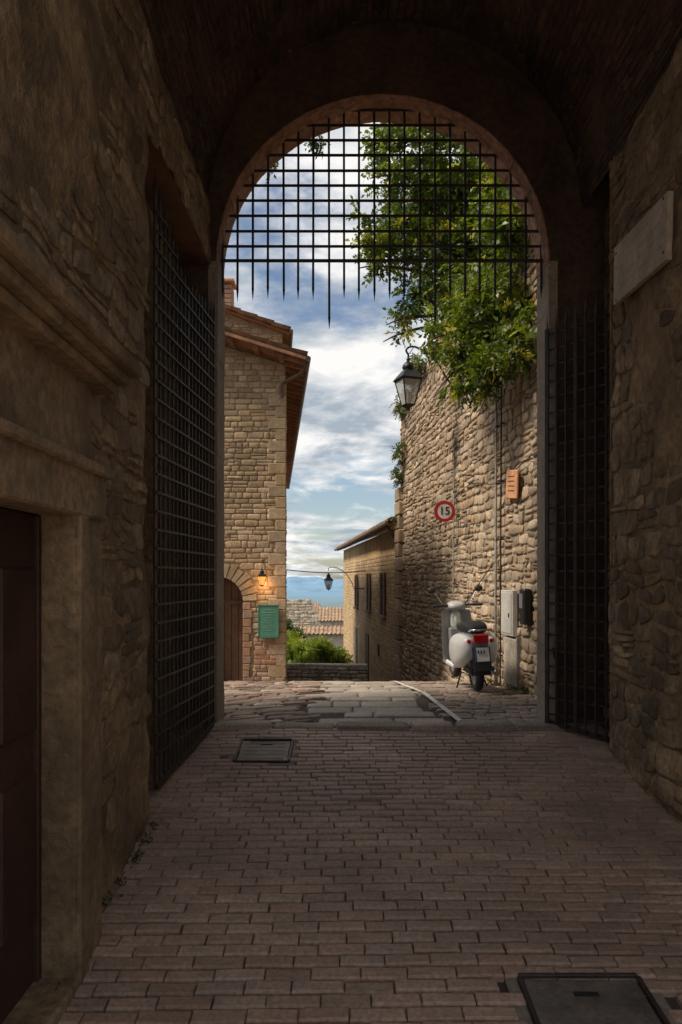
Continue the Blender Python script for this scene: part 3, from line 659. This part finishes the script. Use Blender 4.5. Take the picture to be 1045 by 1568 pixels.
# ---------------------------------------------------------------- distant buildings down the hill
def bldg(name,x0,x1,y0,y1,zt,k):
    e=empty(name); w=MB(); z0=(gz(0,y0)-6)
    w.box(((x0+x1)/2,(y0+y1)/2,(z0+zt)/2),(x1-x0,y1-y0,zt-z0),k); 
    n_=int((x1-x0)/1.6)
    for i in range(max(1,n_)): w.box((x0+(i+.5)*(x1-x0)/max(1,n_),y0-.02,zt-1.3),(.35,.06,.55),'blackplastic')
    w.obj('walls',e)
    w=MB(); rooftiles(w,(x0-.2,y0-.25,zt),(1,0,0),(0,1,.33),x1-x0+.4,(y1-y0)/2+.3,per=.3,amp=.06,rowl=.6); rooftiles(w,(x0-.2,y1+.25,zt),(1,0,0),(0,-1,.33),x1-x0+.4,(y1-y0)/2+.3,per=.3,amp=.06,rowl=.6)
    for xx in(x0,x1): w.add([(xx,y0,zt),(xx,y1,zt),(xx,(y0+y1)/2,zt+(y1-y0)/2*.33)],[(0,1,2)],k)
    w.obj('roof',e)
bldg('village_house',-1.9,3.5,62,68,-2.1,'farwhite')
bldg('village_house.001',-2.9,2.5,50,52.4,-2.3,'farwhite')
bldg('village_house.002',-9,-2.6,78,88,-3.0,'farwhite')
w=MB(); xs_=[-5.2+.25*i for i in range(14)]
RX=lambda u,v,ww:(-5.3+u,56-ww,-6+v)
rt=lambda u:5.95+.22*N3(u*1.1,3.3)+.12*N3(u*5,1)-(1.3*max(0,u-2.9)/.6 if u>2.9 else 0)
w.grid(lambda a,b:RX(a*3.55,b*rt(a*3.55),0),60,6,'ruin'); w.grid(lambda a,b:RX(a*3.55,rt(a*3.55),-.5*b),60,1,'ruin')
stones(w,RX,3.55,7,.4,.22,.03,.03,[(.62,.54,.43),(.55,.46,.35),(.68,.6,.49)],'outwall',mask=lambda u,v:v>rt(u)-.08,seed=71,amp=.4,rnd=.25)
w.obj('ruined_wall')
w=MB()
PWl=lambda u,v,ww:(-3.2+u,27-.1*u-ww,-4.6+v)
stones(w,PWl,4.2,2.95,.3,.15,.02,.03,[(.62,.55,.45),(.55,.48,.39),(.66,.61,.51)],'outwall',seed=61,amp=.3); w.add([PWl(0,0,0),PWl(4.2,0,0),PWl(4.2,2.9,0),PWl(0,2.9,0)],[(0,1,2,3)],'outmortar'); w.box((-1.1,27.1,-1.68),(4.2,.36,.1),'slab',Matrix.Rotation(-.1,3,'Z'),.02,col=(.62,.57,.49))
w.obj('garden_wall')
w=MB()
for i in range(9): w.tube([(-2.9+i*.4,31,-4),(-2.9+i*.4,31,-1.5)],.012,'blackmetal',n=5)
for z in(-1.55,-1.9): w.tube([(-2.9,31,z),(.3,31,z)],.009,'blackmetal',n=5)
w.obj('garden_fence')
# ---------------------------------------------------------------- foliage
def leaves(name,blobs,n,size,pal,seed,parent=None,droop=.5,compound=True,shell=.55,kt=-.26):
    r=np.random.default_rng(seed); bl=np.array(blobs,dtype=float); vol=(bl[:,3]*bl[:,4]*bl[:,5]); pr=vol**.75; pr/=pr.sum()
    idx=r.choice(len(bl),n,p=pr); d=r.normal(size=(n,3)); d/=np.linalg.norm(d,axis=1)[:,None]; rad=shell+(1-shell)*r.random(n); rad*=(r.random(n)<.8)*1.0
    rad=np.clip(rad+r.normal(size=n)*.12,.02,1.25)
    c=bl[idx,:3]+d*rad[:,None]*bl[idx,3:6]
    lump=np.array([N3(a*1.7,b*1.7,cc*1.7) for a,b,cc in c]); fine=np.array([N3(a*5,b*5,cc*5) for a,b,cc in c]); keep=(lump*.8+fine*.5>kt); c=c[keep]; d=d[keep]; n=len(c); lump=lump[keep]
    V=[];C=[]
    K=9 if compound else 1
    ax=d*.6+r.normal(size=(n,3))*.6; ax[:,2]-=droop; ax/=np.linalg.norm(ax,axis=1)[:,None]
    sd_=np.cross(ax,r.normal(size=(n,3))); sd_/=np.linalg.norm(sd_,axis=1)[:,None]
    nn=np.cross(ax,sd_)
    tone=np.clip(.5+.7*lump+.22*r.normal(size=n)+.3*d[:,2],0,1)
    P0,P1=np.array(pal[0]),np.array(pal[1]); yel=np.array(pal[2])
    base=P0[None]*(1-tone)[:,None]+P1[None]*tone[:,None]; ym=(r.random(n)<.15); base[ym]=yel*(.7+.5*r.random((ym.sum(),1)))
    for k in range(K):
        if K==1: off=c; la=ax; ls=sd_
        else:
            t=(k//2)/4.5; s_=1 if k%2 else -1
            if k==K-1: off=c+ax*size*2.1; la=ax
            else:
                off=c+ax*(t*size*2.2)
                la=ax*.45+sd_*s_*.9; la=la/np.linalg.norm(la,axis=1)[:,None]
            ls=np.cross(nn,la); ls=ls+nn*r.normal(size=(n,1))*.5; ls/=np.linalg.norm(ls,axis=1)[:,None]
        L_=size*(.8+.5*r.random((n,1))); W_=L_*.27
        q=np.stack([off,off+la*L_*.5+ls*W_,off+la*L_+nn*L_*r.normal(size=(n,1))*.15,off+la*L_*.5-ls*W_],axis=1)
        V.append(q.reshape(-1,3)); cc=base*(.85+.3*r.random((n,1))); C.append(cc)
    V=np.concatenate(V); C=np.concatenate(C); nf=len(V)//4
    me=bpy.data.meshes.new(name); me.vertices.add(len(V)); me.vertices.foreach_set('co',V.astype(np.float32).ravel()); me.loops.add(len(V)); me.loops.foreach_set('vertex_index',np.arange(len(V),dtype=np.int32))
    me.polygons.add(nf); me.polygons.foreach_set('loop_start',np.arange(0,len(V),4,dtype=np.int32)); me.polygons.foreach_set('loop_total',np.full(nf,4,dtype=np.int32))
    me.materials.append(M['leaf']); at=me.attributes.new('Col','FLOAT_COLOR','CORNER'); cc=np.ones((nf,4),dtype=np.float32); cc[:,:3]=C; at.data.foreach_set('color',np.repeat(cc,4,axis=0).ravel()); me.update(calc_edges=True); me.validate()
    o=bpy.data.objects.new(name,me); sc.collection.objects.link(o)
    if parent: o.parent=parent
    return o
te=empty('robinia_tree')
gp=[(.035,.075,.012),(.15,.215,.025),(.32,.32,.045)]
bl=[(1.2,12,8.9,.45,.8,.5),(1.75,12.3,8.6,.7,1,.7),(1.35,12.0,8.0,.55,.8,.5),(2.1,12.3,7.8,.9,1.0,.8),(1.0,11.8,7.4,.4,.6,.35),(.85,11.6,7.0,.42,.5,.32),(.5,11.5,6.95,.22,.3,.18),(.42,11.4,7.35,.15,.2,.1),(1.6,12,6.9,.6,.8,.6),(2.3,11.7,6.9,.7,.9,.7),(2.0,11.3,6.1,.5,.7,.45),
    (2.3,10.6,5.9,.45,.6,.55),(2.4,10.2,5.2,.35,.5,.4),(1.95,10.8,5.2,.35,.5,.35),(1.9,11,4.75,.22,.3,.28),(1.25,11.6,6.2,.35,.5,.3),(1.0,11.5,5.75,.25,.3,.18),(2.6,10.6,7.2,.6,.9,.7),(2.9,11.2,8.2,.8,1,.8),(3.4,12,8.6,1,1.2,.9),(2.4,10.6,8.2,.5,.6,.5),(3.2,12.8,7.8,.9,1,.7),(1.5,11.2,5.65,.3,.4,.22),(.75,11.6,8.1,.25,.3,.3),(.7,11.7,8.7,.3,.4,.3),(.85,11.7,9.3,.35,.4,.3),(3.9,13,9.3,1,1.2,.8),
    (1.75,10.6,4.95,.4,.4,.3),(2.15,10.3,4.7,.35,.4,.3),(1.5,11,5.3,.3,.4,.25),(2.35,10.2,6.5,.4,.5,.5),(2.35,9.8,4.75,.3,.35,.35),(1.9,10.6,4.45,.25,.3,.28),(2.05,10.3,5.6,.5,.5,.5),(1.6,10.8,4.6,.15,.2,.22),(2.1,10.4,4.25,.14,.2,.18),(.95,11.3,5.45,.16,.2,.1),(.6,11.4,6.55,.15,.2,.14)]
leaves('foliage',bl,9800,.08,gp,5,te,kt=-.2)
w=MB(); tb=Vector((3.7,13.2,-.5))
tr=smoothp([tb,(3.65,13.1,2.5),(3.45,12.9,5.0),(3.3,12.7,6.8),(3.0,12.5,8.2),(2.7,12.4,9.3)]); w.tube(tr,[.22-.17*i/(len(tr)-1) for i in range(len(tr))],'bark',n=10)
for b_ in bl:
    c=Vector(b_[:3]); z0=min(max(c.z-.6,5.4),8.6); a=min(tr,key=lambda q:abs(q.z-z0)); m1=a.lerp(c,.4)+Vector((0,0,.45)); m2=a.lerp(c,.75)+Vector((R.uniform(-.1,.1),0,.25))
    pth=smoothp([a,m1,m2,c,c+(c-a)*.12+Vector((0,0,-.2))],4); w.tube(pth,[.04*(1-i/len(pth))+.005 for i in range(len(pth))],'bark',n=6)
w.obj('trunk_and_limbs',te)
leaves('ivy',[(-.32,8.55,6.86,.16,.1,.06),(-.82,8.5,6.5,.05,.08,.16),(-.25,8.5,6.72,.05,.05,.08)],45,.05,gp,8,droop=.8)
leaves('wall_plants',[(1.72,20.2,5.1,.22,.5,.35),(1.62,20.5,4.5,.15,.3,.25),(1.75,19.8,6.4,.25,.9,.3),(1.9,18,6.8,.2,1.2,.2),(1.6,20.8,3.3,.12,.2,.12)],900,.06,[(.03,.05,.012),(.10,.13,.03),(.2,.17,.05)],9,droop=.4)
be=[(-2.1,35,-2.3,.8,.8,.8),(-1.0,34,-1.9,.6,.8,.5),(-.3,35,-2.4,.7,.6,.5),(-2.6,36,-1.7,.5,.6,.5),(-1.6,33,-2.6,.8,.6,.5)]
leaves('garden_bush',be,3500,.12,[(.08,.15,.018),(.28,.36,.06),(.36,.37,.08)],12,droop=-.2,compound=True)
leaves('garden_bush.001',[(-4.2,45,-1.3,.9,.9,.8),(-3.4,46,-2.3,1,1,.8),(-5,52,.2,.7,1,.9)],1500,.14,[(.02,.05,.015),(.07,.12,.03),(.12,.16,.05)],13,droop=-.2)
wd=[]
for i in range(26): 
    y_=1.5+R.random()*4; wd.append((XL+.05,y_,gz(0,y_)+.01,.03,.05,.03))
leaves('wall_foot_weeds',wd,260,.03,[(.03,.04,.012),(.07,.09,.02),(.08,.08,.03)],14,droop=-.6,compound=False)
wd=[]
for i in range(30):
    y_=9+R.random()*3.6; wd.append((WX(y_)-.1,y_,gz(0,y_)+.02,.06,.08,.05))
leaves('wall_foot_weeds.001',wd,500,.04,[(.03,.05,.012),(.10,.13,.03),(.15,.14,.05)],15,droop=-.6,compound=False)
# ---------------------------------------------------------------- scooter
se=empty('motor_scooter',(1.89,10.85,.0),(0,math.radians(-3),math.radians(3)),1.12)
def rg(y,zc,hw,hh,n=20,ex=2.4,xc=0):
    o=[]
    for i in range(n):
        t=2*math.pi*i/n; c,s_=math.cos(t),math.sin(t); o.append(Vector((xc+hw*math.copysign(abs(c)**(2/ex),c),y,zc+hh*math.copysign(abs(s_)**(2/ex),s_))))
    return o
w=MB()
w.loft([rg(-.93,.64,.05,.05),rg(-.90,.63,.10,.10),rg(-.78,.61,.15,.15),rg(-.5,.6,.17,.19),rg(-.2,.56,.15,.2),rg(-.08,.48,.12,.18),rg(-.02,.40,.10,.1)],'greyp')
for sx in(-1,1):
    w.loft([rg(-.90,.60,.03,.05,xc=sx*.12),rg(-.86,.58,.075,.12,xc=sx*.13),rg(-.75,.55,.11,.18,xc=sx*.15),rg(-.55,.52,.13,.22,xc=sx*.165),rg(-.35,.5,.12,.21,xc=sx*.16),rg(-.18,.47,.08,.16,xc=sx*.14),rg(-.08,.44,.03,.07,xc=sx*.12)],'white')
w.obj('body_cowls',se)
w=MB(); w.loft([rg(-.86,.80,.06,.03),rg(-.82,.80,.12,.055),rg(-.6,.82,.16,.07),rg(-.35,.80,.16,.065),rg(-.12,.79,.12,.06),rg(-.05,.77,.06,.03)],'rubber'); w.obj('seat',se)
w=MB()
w.tube([(-.12,-.84,.78),(-.13,-.98,.80),(0,-1.02,.80),(.13,-.98,.80),(.12,-.84,.78)],.013,'chrome')
w.box((0,-.945,.69),(.19,.05,.11),'redlens',bev=.015); w.box((-.14,-.91,.66),(.05,.05,.05),'redlens',bev=.012); w.box((.14,-.91,.66),(.05,.05,.05),'redlens',bev=.012)
w.obj('tail_light',se)
w=MB(); w.box((0,-.955,.44),(.22,.02,.30),'blackplastic',Matrix.Rotation(-.2,3,'X'),.006); w.box((0,-.975,.50),(.175,.008,.17),'signwhite',Matrix.Rotation(-.2,3,'X'),.002); w.box((-.08,-.981,.50),(.016,.006,.165),'blue',Matrix.Rotation(-.2,3,'X'))
for r_ in range(2):
    for i in range(4 if r_ else 3): w.box((-.045+i*.035,-.982,.465+.065*(1-r_)+.005),(.018,.006,.04),'blackplastic',Matrix.Rotation(-.2,3,'X'))
w.box((0,-.93,.30),(.20,.02,.12),'rubber',Matrix.Rotation(-.15,3,'X')); w.obj('licence_plate',se)
def wheel(name,y):
    w=MB(); n=28; rings=[]
    for i in range(n+1):
        t=2*math.pi*i/n; c=Vector((0,math.cos(t),math.sin(t)))
        rings.append([Vector((0,y,.23))+c*(.185+.045*math.cos(a))+Vector((.055*math.sin(a),0,0)) for a in [2*math.pi*j/10 for j in range(10)]])
    w.loft(rings,'rubber',cap=False); w.tube([(-.04,y,.23),(.04,y,.23)],.145,'greyp',n=24); w.tube([(-.055,y,.23),(.055,y,.23)],.04,'chrome',n=12); w.obj(name,se)
wheel('rear_wheel',-.62); wheel('front_wheel',.66)
w=MB()
w.box((0,.14,.27),(.40,.5,.07),'white',bev=.02); w.box((0,.14,.31),(.34,.44,.02),'rubber',bev=.005)
def ls(u,v,off=0):
    a=(u-.5)*2; z=.26+.72*v; hw=.26*(1-.25*v**2)-.04*(1-v); x=a*hw; y=.36+.12*v-.09*a*a+off+ (.05*(1-v)**2); return Vector((x,y,z))
w.grid(lambda u,v:ls(u,v),14,12,'silver'); w.grid(lambda u,v:ls(u,v,.03),14,12,'white')
w.loft([rg(.36,.9,.02,.03),rg(.42,.7,.09,.3)],'white'); w.box((0,.37,.62),(.26,.1,.26),'greyp',bev=.03)
w.obj('leg_shield',se)
w=MB()
w.loft([rg(.28,1.03,.05,.03),rg(.33,1.04,.12,.05),rg(.42,1.04,.13,.07),rg(.52,1.02,.09,.07),rg(.56,1.01,.06,.05)],'silver')
w.tube([(-.34,.30,1.05),(-.2,.35,1.05),(0,.38,1.05),(.2,.35,1.05),(.34,.30,1.05)],.017,'blackplastic'); 
for sx in(-1,1):
    w.tube([(sx*.22,.335,1.05),(sx*.35,.295,1.05)],.022,'rubber'); w.tube([(sx*.2,.36,1.08),(sx*.27,.38,1.2),(sx*.31,.38,1.25)],.007,'chrome')
    w.loft([rg(.365,1.27,.05,.035,xc=sx*.33),rg(.385,1.27,.06,.045,xc=sx*.33),rg(.405,1.27,.03,.02,xc=sx*.33)],'blackplastic')
    w.tube([(sx*.2,.4,1.04),(sx*.33,.4,1.03)],.006,'chrome')
w.obj('handlebar',se)
w=MB(); w.tube([(0,.40,.95),(0,.50,.6),(.0,.56,.45)],.035,'greyp'); w.tube([(.075,.56,.46),(.075,.66,.23)],.02,'chrome')
w.grid(lambda u,v:Vector(((v-.5)*.18,.66+(.27)*math.cos(.3+2.3*u),.23+.27*math.sin(.3+2.3*u)-.05*abs(v-.5)*2)),14,6,'white'); w.obj('front_fork_fender',se)
w=MB(); w.loft([rg(-.95,.28,.02,.02,xc=.17),rg(-.93,.28,.05,.05,xc=.17),rg(-.5,.26,.055,.055,xc=.17),rg(-.42,.25,.02,.02,xc=.16)],'chrome'); w.box((-.06,-.55,.27),(.1,.4,.12),'blackplastic',bev=.03)
w.tube([(-.12,-.3,.22),(-.2,-.34,.01)],.012,'blackmetal'); w.tube([(.12,-.3,.22),(.2,-.34,.01)],.012,'blackmetal'); w.box((0,-.5,.36),(.22,.6,.12),'blackplastic',bev=.03); w.obj('engine_exhaust',se)
# ---------------------------------------------------------------- world, sun, camera
wo=bpy.data.worlds.new('World'); sc.world=wo; wo.use_nodes=True; nt=wo.node_tree; n=nt.nodes; L=nt.links
bg=n['Background']; out=n['World Output']
SD=Vector((-.72,-.20,.92))
sk=n.new('ShaderNodeTexSky'); sk.sky_type='NISHITA'; sk.sun_disc=False; sk.sun_elevation=math.atan2(SD.z,math.hypot(SD.x,SD.y)); sk.sun_rotation=math.atan2(SD.x,SD.y); sk.dust_density=1.0
L.new(sk.outputs[0],bg.inputs[0]); bg.inputs[1].default_value=.12
tc=n.new('ShaderNodeTexCoord'); s_=n.new('ShaderNodeSeparateXYZ'); L.new(tc.outputs['Generated'],s_.inputs[0])
def ma(op,a,b=None):
    x=n.new('ShaderNodeMath'); x.operation=op
    for i,v in enumerate((a,b)):
        if v is None: continue
        if isinstance(v,(int,float)): x.inputs[i].default_value=v
        else: L.new(v,x.inputs[i])
    return x.outputs[0]
z=ma('ADD',ma('MAXIMUM',s_.outputs[2],0.0),.18)
cb=n.new('ShaderNodeCombineXYZ'); L.new(ma('DIVIDE',s_.outputs[0],z),cb.inputs[0]); L.new(ma('DIVIDE',s_.outputs[1],z),cb.inputs[1]); cb.inputs[2].default_value=3.7
def wn(sc_,d,r_=.55):
    x=n.new('ShaderNodeTexNoise'); x.inputs['Scale'].default_value=sc_; x.inputs['Detail'].default_value=d; x.inputs['Roughness'].default_value=r_; x.inputs['Distortion'].default_value=.3; L.new(cb.outputs[0],x.inputs['Vector']); return x.outputs['Fac']
c1=wn(1.5,8,.6); mr=n.new('ShaderNodeMapRange'); mr.interpolation_type='SMOOTHSTEP'; mr.inputs[1].default_value=.40; mr.inputs[2].default_value=.54; L.new(c1,mr.inputs[0])
c2=wn(2.6,7,.6); cr=n.new('ShaderNodeValToRGB'); cr.color_ramp.elements[0].position=.38; cr.color_ramp.elements[1].position=.56; cr.color_ramp.elements[0].color=(.37,.43,.50,1); cr.color_ramp.elements[1].color=(.92,.91,.89,1); L.new(c2,cr.inputs[0])
b2=n.new('ShaderNodeBackground'); L.new(cr.outputs[0],b2.inputs[0]); b2.inputs[1].default_value=1.08
mxs=n.new('ShaderNodeMixShader'); L.new(mr.outputs[0],mxs.inputs[0]); L.new(bg.outputs[0],mxs.inputs[1]); L.new(b2.outputs[0],mxs.inputs[2]); L.new(mxs.outputs[0],out.inputs[0])
sl=bpy.data.lights.new('sun','SUN'); sl.energy=4.6; sl.angle=math.radians(12); sl.color=(1,.88,.72); so=bpy.data.objects.new('sun',sl); sc.collection.objects.link(so)
so.rotation_euler=SD.to_track_quat('Z','Y').to_euler()
cam=bpy.data.cameras.new('camera'); co=bpy.data.objects.new('camera',cam); sc.collection.objects.link(co); co.location=(0,0,1.6); co.rotation_euler=(math.pi/2,0,0)
cam.sensor_fit='VERTICAL'; cam.sensor_height=36; cam.sensor_width=24; cam.lens=25.25; cam.shift_y=.0644; cam.clip_start=.05; cam.clip_end=40000
sc.camera=co
sc.view_settings.view_transform='Standard'; sc.view_settings.look='None'; sc.view_settings.exposure=0; sc.view_settings.gamma=1
